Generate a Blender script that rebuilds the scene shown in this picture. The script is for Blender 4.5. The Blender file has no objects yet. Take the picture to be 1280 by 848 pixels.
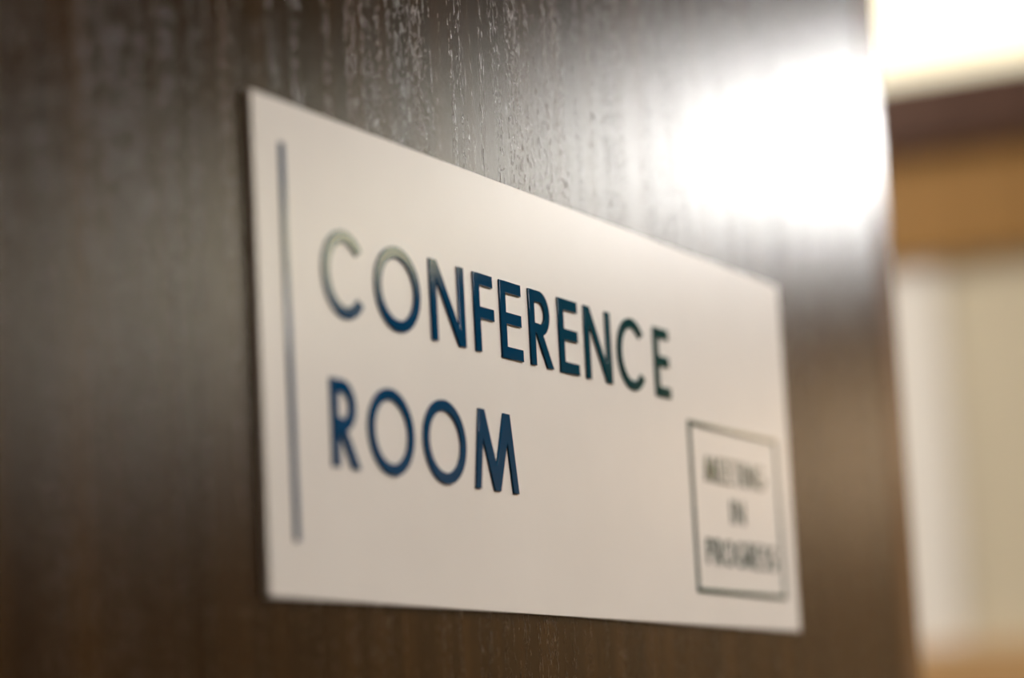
import bpy, bmesh, math, random
from mathutils import Vector, Matrix

random.seed(4)
SC = bpy.context.scene
COL = SC.collection
Z0 = 1.60                      # height of the sign's top left corner; the sign's face lies in the plane Y = 0

# ------------------------------------------------------------------ camera
cam_d = bpy.data.cameras.new('camera')
cam = bpy.data.objects.new('camera', cam_d); COL.objects.link(cam)
R = Matrix(((0.4310980755557021, -0.11402426622217604, -0.895071458580076),
            (-0.9007991177626347, -0.11167546132960726, -0.41963024292212114),
            (-0.052109487526066076, 0.987181370392145, -0.15085603488245686)))
cam.matrix_world = Matrix.Translation((-0.48052933, -0.27956129, Z0 - 0.13738656)) @ R.to_4x4()
cam_d.sensor_width = 36.0
cam_d.lens = 3584.3 * 36.0 / 1280.0
cam_d.clip_start = 0.01
cam_d.dof.use_dof = True
cam_d.dof.focus_distance = 0.668
cam_d.dof.aperture_fstop = 5.6
SC.camera = cam

# ------------------------------------------------------------------ world, exposure
w = bpy.data.worlds.new('world'); SC.world = w; w.use_nodes = True
w.node_tree.nodes['Background'].inputs[0].default_value = (1.0, 0.85, 0.68, 1)
w.node_tree.nodes['Background'].inputs[1].default_value = 0.12
SC.view_settings.view_transform = 'Standard'
SC.view_settings.look = 'None'
SC.view_settings.gamma = 1.0
SC.view_settings.use_curve_mapping = False
SC.view_settings.exposure = 0.0

# ------------------------------------------------------------------ material helpers
def new_mat(name):
    m = bpy.data.materials.new(name); m.use_nodes = True
    return m, m.node_tree, m.node_tree.nodes['Principled BSDF']

def node(nt, kind, **kw):
    n = nt.nodes.new(kind)
    for k, v in kw.items():
        if k.startswith('i_'):
            n.inputs[int(k[2:]) if k[2:].isdigit() else k[2:].replace('_', ' ')].default_value = v
        else:
            setattr(n, k, v)
    return n

def coords(nt, scale):
    tc = node(nt, 'ShaderNodeTexCoord')
    mp = node(nt, 'ShaderNodeMapping')
    mp.inputs['Scale'].default_value = scale
    nt.links.new(tc.outputs['Object'], mp.inputs['Vector'])
    return mp.outputs['Vector']

def ramp(nt, fac, stops):
    r = node(nt, 'ShaderNodeValToRGB')
    e = r.color_ramp.elements
    while len(e) < len(stops): e.new(0.5)
    for k, (p, c) in enumerate(stops):
        e[k].position = p; e[k].color = (*c, 1) if len(c) == 3 else c
    nt.links.new(fac, r.inputs[0])
    return r.outputs[0]

def noise(nt, scale_vec, scale=1.0, detail=3.0, rough=0.5):
    n = node(nt, 'ShaderNodeTexNoise', i_Scale=scale, i_Detail=detail, i_Roughness=rough)
    nt.links.new(coords(nt, scale_vec), n.inputs['Vector'])
    return n.outputs['Fac']

def math_n(nt, op, a, b):
    n = node(nt, 'ShaderNodeMath', operation=op)
    for k, v in enumerate((a, b)):
        if isinstance(v, (int, float)): n.inputs[k].default_value = v
        else: nt.links.new(v, n.inputs[k])
    return n.outputs[0]

def wood(name, dark, mid, light, rough=0.26, strength=0.25, pores=True, spec=0.5):
    """vertical-grained lacquered veneer, coordinates in metres"""
    m, nt, b = new_mat(name)
    band = noise(nt, (95, 95, 1.3), 1.0, 4.0, 0.62)
    fine = noise(nt, (900, 900, 14), 1.0, 2.0, 0.6)
    mix = math_n(nt, 'ADD', math_n(nt, 'MULTIPLY', band, 0.62), math_n(nt, 'MULTIPLY', fine, 0.38))
    col = ramp(nt, mix, [(0.36, dark), (0.5, mid), (0.66, light)])
    nt.links.new(col, b.inputs['Base Color'])
    b.inputs['Specular IOR Level'].default_value = spec
    b.inputs['Roughness'].default_value = rough
    if pores:
        # short upright pores gathered in strips, plus the soft relief of the veneer
        strips = ramp(nt, noise(nt, (260, 260, 4.0), 1.0, 3.0, 0.6), [(0.46, (0, 0, 0)), (0.58, (1, 1, 1))])
        dots = ramp(nt, noise(nt, (2100, 2100, 380), 1.0, 2.0, 0.55), [(0.58, (0, 0, 0)), (0.64, (1, 1, 1))])
        pore = math_n(nt, 'MULTIPLY', strips, dots)
        h = math_n(nt, 'ADD', math_n(nt, 'MULTIPLY', pore, 1.0), math_n(nt, 'MULTIPLY', fine, 0.05))
        h = math_n(nt, 'ADD', h, math_n(nt, 'MULTIPLY', band, 0.03))
        bp = node(nt, 'ShaderNodeBump', i_Strength=strength, i_Distance=0.0003)
        nt.links.new(h, bp.inputs['Height']); 
        # lacquer: a compact satin highlight over the stained veneer, rougher inside the open pores
        df = node(nt, 'ShaderNodeBsdfDiffuse'); gl = node(nt, 'ShaderNodeBsdfAnisotropic', distribution='BECKMANN')
        fr = node(nt, 'ShaderNodeFresnel', i_IOR=1.5); mx = node(nt, 'ShaderNodeMixShader')
        nt.links.new(col, df.inputs['Color'])
        nt.links.new(math_n(nt, 'ADD', math_n(nt, 'MULTIPLY', pore, 0.14), rough), gl.inputs['Roughness'])
        for q in (df, gl, fr): nt.links.new(bp.outputs[0], q.inputs['Normal'])
        nt.links.new(fr.outputs[0], mx.inputs[0]); nt.links.new(df.outputs[0], mx.inputs[1]); nt.links.new(gl.outputs[0], mx.inputs[2])
        nt.links.new(mx.outputs[0], nt.nodes['Material Output'].inputs['Surface'])
        nt.nodes.remove(b)
    return m

def plain(name, c1, c2, rough=0.6, scale=3.0, spec=0.4, bump=0.0):
    m, nt, b = new_mat(name)
    f = noise(nt, (1, 1, 1), scale, 4.0, 0.55)
    nt.links.new(ramp(nt, f, [(0.35, c1), (0.65, c2)]), b.inputs['Base Color'])
    b.inputs['Roughness'].default_value = rough
    b.inputs['Specular IOR Level'].default_value = spec
    if bump:
        g = noise(nt, (1, 1, 1), 220.0, 3.0, 0.6)
        bp = node(nt, 'ShaderNodeBump', i_Strength=bump, i_Distance=0.001)
        nt.links.new(g, bp.inputs['Height']); nt.links.new(bp.outputs[0], b.inputs['Normal'])
    return m

def glow(name, colour, strength):
    m, nt, b = new_mat(name)
    b.inputs['Base Color'].default_value = (0.8, 0.8, 0.78, 1)
    b.inputs['Emission Color'].default_value = (*colour, 1)
    b.inputs['Emission Strength'].default_value = strength
    return m

M = {}
M['door'] = wood('dark_veneer', (0.013, 0.0055, 0.0012), (0.028, 0.013, 0.0035), (0.060, 0.028, 0.008), 0.24, 0.40)
M['lip'] = wood('door_lipping', (0.085, 0.040, 0.013), (0.12, 0.060, 0.022), (0.15, 0.080, 0.033), 0.20, 0.1, False, 0.25)
M['header'] = wood('dark_stained_beam', (0.052, 0.024, 0.014), (0.078, 0.037, 0.024), (0.10, 0.052, 0.036), 0.5, 0.1, False, 0.3)
M['honey'] = wood('honey_tone', (0.25, 0.135, 0.040), (0.31, 0.17, 0.052), (0.37, 0.205, 0.07), 0.5, 0.1, False, 0.3)
M['tan_low'] = wood('pale_tan', (0.40, 0.25, 0.11), (0.46, 0.29, 0.135), (0.52, 0.34, 0.16), 0.5, 0.1, False, 0.3)
M['cream'] = plain('cream_plaster', (0.56, 0.51, 0.39), (0.59, 0.54, 0.415), 0.75, 3.0, 0.3, 0.15)
M['wall'] = plain('beige_plaster', (0.42, 0.29, 0.16), (0.47, 0.33, 0.19), 0.8, 3.0, 0.3, 0.15)
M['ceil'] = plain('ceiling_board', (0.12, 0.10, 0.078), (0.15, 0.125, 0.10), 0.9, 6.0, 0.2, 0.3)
M['panel'] = plain('dark_panelling', (0.06, 0.038, 0.022), (0.09, 0.056, 0.034), 0.6, 4.0, 0.3)
M['wall_bright'] = plain('cream_wall_brightening', (0.76, 0.745, 0.71), (0.79, 0.775, 0.74), 0.6, 4.0, 0.3)
M['floor'] = plain('carpet', (0.13, 0.09, 0.055), (0.18, 0.125, 0.08), 0.95, 160.0, 0.1, 0.4)
M['metal'] = plain('white_enamel', (0.70, 0.70, 0.68), (0.76, 0.76, 0.74), 0.4, 5.0)
M['lamp_cool'] = glow('cool_diffuser', (1.0, 0.98, 0.965), 37.0)
M['lamp_olive'] = glow('warm_diffuser', (1.0, 0.91, 0.52), 5.2)
M['lamp_main'] = glow('main_diffuser', (1.0, 0.925, 0.85), 35.0)
M['lamp_alcove'] = glow('alcove_diffuser', (1.0, 0.92, 0.82), 44.0)
M['lamp_warm_fill'] = glow('warm_fill_diffuser', (1.0, 0.70, 0.42), 4.2)
M['lamp_glow_fill'] = glow('glow_fill_diffuser', (1.0, 0.93, 0.82), 20.0)
M['lightbox'] = glow('lit_transom_glass', (1.0, 0.89, 0.57), 1.2)

# sign plate: satin white acrylic
m, nt, b = new_mat('white_acrylic')
f = noise(nt, (1, 1, 1), 30.0, 3.0, 0.5)
nt.links.new(ramp(nt, f, [(0.3, (0.76, 0.74, 0.71)), (0.7, (0.79, 0.77, 0.74))]), b.inputs['Base Color'])
b.inputs['Roughness'].default_value = 0.22
b.inputs['Specular IOR Level'].default_value = 0.25
M['plate'] = m

# ink: raised glossy lettering, lens fringing painted into its colour, navy left to green right
m, nt, b = new_mat('glossy_ink')
tc = node(nt, 'ShaderNodeTexCoord'); sx = node(nt, 'ShaderNodeSeparateXYZ')
nt.links.new(tc.outputs['Object'], sx.inputs[0])
fx = math_n(nt, 'MULTIPLY', sx.outputs['X'], 1 / 0.3)
nt.links.new(ramp(nt, fx, [(0.10, (0.0, 0.055, 0.150)), (0.40, (0.0, 0.048, 0.115)), (0.60, (0.002, 0.052, 0.062)), (0.80, (0.002, 0.060, 0.046))]),
             b.inputs['Base Color'])
b.inputs['Roughness'].default_value = 0.045
b.inputs['IOR'].default_value = 1.33
M['ink'] = m

# ------------------------------------------------------------------ object helpers
def link_mesh(name, bm, mat, parent=None, smooth=False):
    me = bpy.data.meshes.new(name); bm.normal_update(); bm.to_mesh(me); bm.free()
    me.materials.append(mat)
    if smooth:
        for p in me.polygons: p.use_smooth = True
    o = bpy.data.objects.new(name, me); COL.objects.link(o)
    if parent: o.parent = parent
    return o

def box_bm(bm, x0, x1, y0, y1, z0, z1, bev=0.0, seg=2):
    r = bmesh.ops.create_cube(bm, size=1.0)
    for v in r['verts']:
        v.co = Vector((x0 + (v.co.x + .5) * (x1 - x0), y0 + (v.co.y + .5) * (y1 - y0), z0 + (v.co.z + .5) * (z1 - z0)))
    if bev:
        es = {e for v in r['verts'] for e in v.link_edges}
        bmesh.ops.bevel(bm, geom=list(es), offset=bev, segments=seg, affect='EDGES', profile=0.6)

def box(name, mat, x0, x1, y0, y1, z0, z1, parent=None, bev=0.0):
    bm = bmesh.new(); box_bm(bm, x0, x1, y0, y1, z0, z1, bev)
    return link_mesh(name, bm, mat, parent)

def struct(o):
    o['kind'] = 'structure'; return o

def thing(name, label, cat, loc, group=None):
    o = bpy.data.objects.new(name, None); COL.objects.link(o)
    o.location = loc; o['label'] = label; o['category'] = cat; o.empty_display_size = 0.05
    if group: o['group'] = group
    return o

# ------------------------------------------------------------------ the setting
CZ = 2.60
XB = 1.90                      # the near cross wall beyond the door
struct(box('floor', M['floor'], -1.8, 6.7, -4.1, 2.2, -0.10, 0.0))
struct(box('ceiling', M['ceil'], -0.62, 6.7, -4.1, 2.2, CZ, CZ + 0.10))
struct(box('wall_far', M['wall'], 6.5, 6.7, -3.9, -0.1, 0, CZ))
struct(box('wall_right', M['panel'], -0.5, 6.7, -4.1, -3.9, 0, CZ))
struct(box('wall_left', M['cream'], -0.5, XB, 2.0, 2.2, 0, CZ))
struct(box('wall_return', M['wall'], XB + 0.15, 6.5, -0.10, 0.05, 0, CZ))
# wall with the doorway the camera stands in
bm = bmesh.new()
box_bm(bm, -0.62, -0.50, 0.06, 2.2, 0, CZ)
box_bm(bm, -0.62, -0.50, -4.1, -0.98, 0, CZ)
box_bm(bm, -0.62, -0.50, -0.98, 0.06, 2.16, CZ)
struct(link_mesh('wall_entry', bm, M['wall']))
# cross wall beyond the door, opening for the lit transom above the beam
T0, T1 = 2.047, 2.48           # transom glass bottom and top
bm = bmesh.new()
box_bm(bm, XB, XB + 0.15, -0.10, 2.0, 0, T0 - 0.03)
box_bm(bm, XB, XB + 0.15, -0.10, 2.0, T1 + 0.0, CZ)
box_bm(bm, XB, XB + 0.15, -0.10, -0.02, T0 - 0.03, T1)
box_bm(bm, XB, XB + 0.15, 1.60, 2.0, T0 - 0.03, T1)
struct(link_mesh('wall_back', bm, M['cream']))
win = struct(box('window_1', M['header'], XB + 0.0, XB + 0.05, -0.02, 1.60, T0 - 0.03, T0 - 0.0))
box('pane', M['lightbox'], XB + 0.02, XB + 0.03, -0.02, 1.60, T0, T1, win)
struct(box('trim_1', M['header'], XB - 0.025, XB, -0.10, 2.0, 1.982, T0, None, 0.003))
struct(box('honey_band', M['honey'], XB - 0.012, XB, -0.10, 2.0, 1.885, 1.980, None, 0.002))  # honey-coloured band across the wall below the beam
struct(box('wall_bright_strip', M['wall_bright'], XB - 0.004, XB, 0.425, 2.0, 1.5535, 1.884, None, 0.001))  # lighter strip painting in the cream wall's brightening toward the door
w3 = struct(box('tan_lower_band', M['tan_low'], XB - 0.016, XB, -0.10, 2.0, 0.10, 1.552, None, 0.002))  # tan band over the lower part of the cross wall
struct(box('baseboard_back', M['header'], XB - 0.018, XB, -0.10, 2.0, 0.0, 0.10, None, 0.002))

# ------------------------------------------------------------------ the door leaf
DY = 0.0015                    # the veneer's face, behind the plate
door = struct(box('door_1', M['door'], -0.484, 0.3963, DY, DY + 0.042, 0.008, 2.10))
# solid lipping on the closing edge: gently rounded strip after a fine groove
bm = bmesh.new()
prof = []
xs0, xs1 = 0.3990, 0.4225
n = 14
for k in range(n + 1):
    t = k / n
    x = xs0 + (xs1 - xs0) * t
    y = DY + 0.0002 + 0.0009 * t + 0.0005 * t ** 14
    prof.append((x, y))
prof = [(xs0, DY + 0.042), (xs0, DY + 0.0012)] + prof + [(xs1 + 0.001, DY + 0.010), (xs1 + 0.001, DY + 0.037), (xs1 - 0.003, DY + 0.042)]
lo = [bm.verts.new((x, y, 0.008)) for x, y in prof]; hi = [bm.verts.new((x, y, 2.10)) for x, y in prof]
for k in range(len(prof)):
    j = (k + 1) % len(prof)
    bm.faces.new((lo[k], lo[j], hi[j], hi[k]))
bm.faces.new(lo[::-1]); bm.faces.new(hi)
bmesh.ops.recalc_face_normals(bm, faces=bm.faces)
lip = link_mesh('edge_strip', bm, M['lip'], door)

# ------------------------------------------------------------------ the sign
sign = thing('door_sign', 'white rectangular acrylic sign reading CONFERENCE ROOM in raised navy capitals on the dark wooden door',
             'sign', (0, 0, Z0))
box('plate', M['plate'], 0.0, 0.300, 0.0, 0.0015, -0.1006, 0.0, sign, 0.00015)

def raised(name, loops, e=0.2, bev=0.12):
    """loops of (x, y) millimetres on the plate -> one raised, round-edged mesh"""
    cu = bpy.data.curves.new(name, 'CURVE'); cu.dimensions = '2D'; cu.fill_mode = 'BOTH'
    cu.extrude = e / 1000; cu.bevel_depth = bev / 1000; cu.bevel_resolution = 3; cu.offset = -bev / 1000
    for lp in loops:
        sp = cu.splines.new('POLY'); sp.points.add(len(lp) - 1)
        for k, (x, y) in enumerate(lp): sp.points[k].co = (x / 1000, y / 1000, 0, 1)
        sp.use_cyclic_u = True
    tmp = bpy.data.objects.new('tmp', cu); COL.objects.link(tmp)
    bpy.context.view_layer.update()
    me = bpy.data.meshes.new_from_object(tmp.evaluated_get(bpy.context.evaluated_depsgraph_get()))
    bpy.data.objects.remove(tmp); bpy.data.curves.remove(cu)
    me.name = name
    for v in me.vertices:
        x, y, z = v.co
        v.co = (x, -z - 0.00015, y)
    me.materials.clear(); me.materials.append(M['ink'])
    me.update()
    for p in me.polygons: p.use_smooth = abs(p.normal.y) < 0.985
    o = bpy.data.objects.new(name, me); COL.objects.link(o); o.parent = sign
    return o

def arc(cx, cy, rx, ry, a0, a1, n=40):
    return [(cx + rx * math.cos(math.radians(a0 + (a1 - a0) * k / n)), cy + ry * math.sin(math.radians(a0 + (a1 - a0) * k / n))) for k in range(n + 1)]

def g_O(w, h, s):
    return [arc(w/2, h/2, w/2, h/2 + 0.012*h, 0, 360, 64)[:-1], arc(w/2, h/2, w/2 - s, h/2 + 0.012*h - s*0.92, 0, 360, 64)[:-1]]
def g_C(w, h, s, cut=38):
    r = h/2 + 0.012*h; rx = w * 0.56
    return [arc(rx, h/2, rx, r, cut, 360 - cut, 56) + arc(rx, h/2, rx - s, r - s*0.92, 360 - cut - 4, cut + 4, 56)]
def g_G(w, h, s):
    r = h/2; rx = w * 0.53
    o = arc(rx, h/2, rx, r, 42, 352, 50)
    i = arc(rx, h/2, rx - s, r - s, 330, 46, 50)
    return [o + [(w, h*0.55), (rx, h*0.55), (rx, h*0.55 - s), (w - 1.2*s, h*0.55 - s)] + i]
def g_I(w, h, s): return [[(0, 0), (s, 0), (s, h), (0, h)]]
def g_N(w, h, s, a=None):
    a = a or s * 1.15; q = h * s / (w - a)
    return [[(0, 0), (s, 0), (s, h - q), (w - a, 0), (w, 0), (w, h), (w - s, h), (w - s, q), (a, h), (0, h)]]
def g_E(w, h, s):
    t = s * 0.97; m0 = h/2 - t/2 + 0.02*h; m1 = m0 + t
    return [[(0, 0), (w, 0), (w, t), (s, t), (s, m0), (w*0.97, m0), (w*0.97, m1), (s, m1), (s, h - t), (w, h - t), (w, h), (0, h)]]
def g_F(w, h, s):
    t = s * 0.97; m0 = h/2 - t/2 - 0.0*h; m1 = m0 + t
    return [[(0, 0), (s, 0), (s, m0), (w, m0), (w, m1), (s, m1), (s, h - t), (w*0.97, h - t), (w*0.97, h), (0, h)]]
def g_T(w, h, s): return [[(w/2 - s/2, 0), (w/2 + s/2, 0), (w/2 + s/2, h - s), (w, h - s), (w, h), (0, h), (0, h - s), (w/2 - s/2, h - s)]]
def bowl(w, h, s, y0):
    rr = (h - y0) / 2; cx = w - rr
    outer = arc(cx, y0 + rr, rr, rr, -90, 90, 24)
    inner = [(s, y0 + s)] + arc(cx, y0 + rr, rr - s, rr - s * 0.95, -90, 90, 24) + [(s, h - s)]
    return outer, inner
def g_P(w, h, s):
    y0 = h * 0.42; o, i = bowl(w * 0.98, h, s, y0)
    return [[(0, 0), (s, 0), (s, y0)] + o + [(0, h)], i]
def g_R(w, h, s):
    y0 = h * 0.41; bw = w * 0.90; o, i = bowl(bw, h, s, y0)
    rr = (h - y0) / 2; cx = bw - rr
    o = [p for p in o if p[0] >= cx + 0.25 * rr or p[1] > y0 + rr]
    lx = cx - 0.42 * rr
    return [[(0, 0), (s, 0), (s, y0 + 0.02*h), (lx, y0 + 0.02*h), (w - s * 1.2, 0), (w, 0)] + o + [(0, h)], i]
def g_M(w, h, s):
    # splayed legs, the middle reaching the base line; fractions measured off the sign
    W = lambda f: f * w
    return [[(0, 0), (W(.12), 0), (W(.211), h*.65), (W(.435), 0), (W(.57), 0), (W(.776), h*.65), (W(.875), 0), (w, 0),
             (W(.858), h), (W(.712), h), (W(.502), h*.31), (W(.268), h), (W(.137), h)]]
def g_S(w, h, s):
    c = []
    r = h * 0.27; cx = w * 0.5
    c += arc(cx, h - s/2 - r + s*0.2, w*0.5 - s/2, r - s*0.2, 35, 215, 16)
    c += arc(cx, s/2 + r - s*0.2, w*0.5 - s/2, r - s*0.2, 35, -145, 16)
    L, Rr = [], []
    for k, p in enumerate(c):
        a = c[max(k - 1, 0)]; b_ = c[min(k + 1, len(c) - 1)]
        d = Vector((b_[0] - a[0], b_[1] - a[1])).normalized() * (s / 2)
        L.append((p[0] - d.y, p[1] + d.x)); Rr.append((p[0] + d.y, p[1] - d.x))
    return [L + Rr[::-1]]
G = dict(O=g_O, C=g_C, G=g_G, I=g_I, N=g_N, E=g_E, F=g_F, T=g_T, P=g_P, R=g_R, M=g_M, S=g_S)

def put(ch, x0, x1, zb, zt, s, name='letter', e=0.2, bev=0.13):
    lp = G[ch](x1 - x0, zt - zb, s)
    return raised(name, [[(x0 + x, zb + y) for x, y in l] for l in lp], e, bev)

ROW1 = [('C', 25.8, 42.8), ('O', 48.4, 69.2), ('N', 74.2, 90.9), ('F', 95.9, 106.0), ('E', 109.6, 120.9), ('R', 125.3, 137.9),
        ('E', 141.9, 153.0), ('N', 157.2, 173.2), ('C', 177.3, 194.2), ('E', 201.4, 211.4)]
for ch, a, b_ in ROW1:
    put(ch, a, b_, -41.85, -23.6, 2.75 if ch in 'OC' else 2.9)
ROW2 = [('R', 27.0, 38.6), ('O', 42.7, 63.2), ('O', 67.6, 88.2), ('M', 92.2, 114.6)]
for ch, a, b_ in ROW2:
    put(ch, a, b_, -73.3, -55.0, 2.75 if ch == 'O' else 2.9)

raised('rule_line', [[(10.3, -89.4), (11.9, -89.4), (11.9, -8.9), (10.3, -8.9)]])
raised('box_outline', [[(222.3, -91.9), (289.1, -91.9), (289.1, -46.2), (222.3, -46.2)],
                       [(223.6, -90.7), (287.9, -90.7), (287.9, -47.4), (223.6, -47.4)]], 0.2, 0.12)

def small_word(txt, x0, x1, zb, h, s):
    wd = dict(M=1.22, E=.62, T=.62, I=.2, N=.85, G=1.02, P=.64, R=.7, O=1.05, S=.62)
    gap = 0.24
    tot = sum(wd[c] for c in txt) + gap * (len(txt) - 1)
    k = (x1 - x0) / tot; x = x0
    for c in txt:
        put(c, x, x + wd[c] * k, zb, zb + h, s, 'small_letter', 0.18, 0.08); x += (wd[c] + gap) * k
small_word('MEETING', 232.5, 277.5, -61.9, 7.0, 0.7)
small_word('IN', 250.2, 259.9, -72.4, 6.6, 0.7)
small_word('PROGRESS', 230.4, 282.8, -84.2, 7.0, 0.7)

# ------------------------------------------------------------------ ceiling lights
def panel(label, x0, x1, y0, y1, mat, rot=0.0):
    t = thing('ceiling_light', label, 'light', ((x0 + x1) / 2, (y0 + y1) / 2, CZ))
    t.rotation_euler.z = rot
    hx, hy = (x1 - x0) / 2, (y1 - y0) / 2
    bm = bmesh.new(); f = 0.02
    box_bm(bm, -hx - f, -hx, -hy - f, hy + f, -0.03, 0); box_bm(bm, hx, hx + f, -hy - f, hy + f, -0.03, 0)
    box_bm(bm, -hx, hx, -hy - f, -hy, -0.03, 0); box_bm(bm, -hx, hx, hy, hy + f, -0.03, 0)
    link_mesh('frame', bm, M['metal'], t)
    bm = bmesh.new(); box_bm(bm, -hx, hx, -hy, hy, -0.022, -0.012)
    link_mesh('diffuser', bm, mat, t)
panel('bright white ceiling light panel at the deep end of the room', 4.0, 4.85, -1.66, -0.85, M['lamp_cool'])
A = math.radians(32.0); at = lambda n, t: (n * math.cos(A) + t * math.sin(A), n * math.sin(A) - t * math.cos(A))
cx, cy = at(2.6, 4.55)
panel('dim warm ceiling light panel set askew, further along the ceiling', cx - .3, cx + .3, cy - .55, cy + .55, M['lamp_olive'], A)
cx, cy = at(2.68, 5.62)
panel('small square light panel, unseen, added to brighten the door left of the sign', cx - .3, cx + .3, cy - .3, cy + .3, M['lamp_glow_fill'], A)  # added light, out of view, strengthens the glow on the veneer
panel('warm ceiling light panel over the open door', 0.45, 1.05, -1.5, -0.9, M['lamp_main'])
panel('ceiling light panel in the recess behind the door', 1.1, 1.5, 0.9, 1.4, M['lamp_alcove'])

# unseen warm glow panel, added for the soft highlight near the door edge
t = thing('added_glow_panel', 'long warm glow panel added high on the far wall, out of view', 'light', (6.5, -2.0, 2.24))
box('back_plate', M['metal'], -0.03, 0.0, -0.45, 0.45, -0.13, 0.13, t, 0.004)
box('diffuser', M['lamp_warm_fill'], -0.09, -0.03, -0.42, 0.42, -0.11, 0.11, t, 0.01)
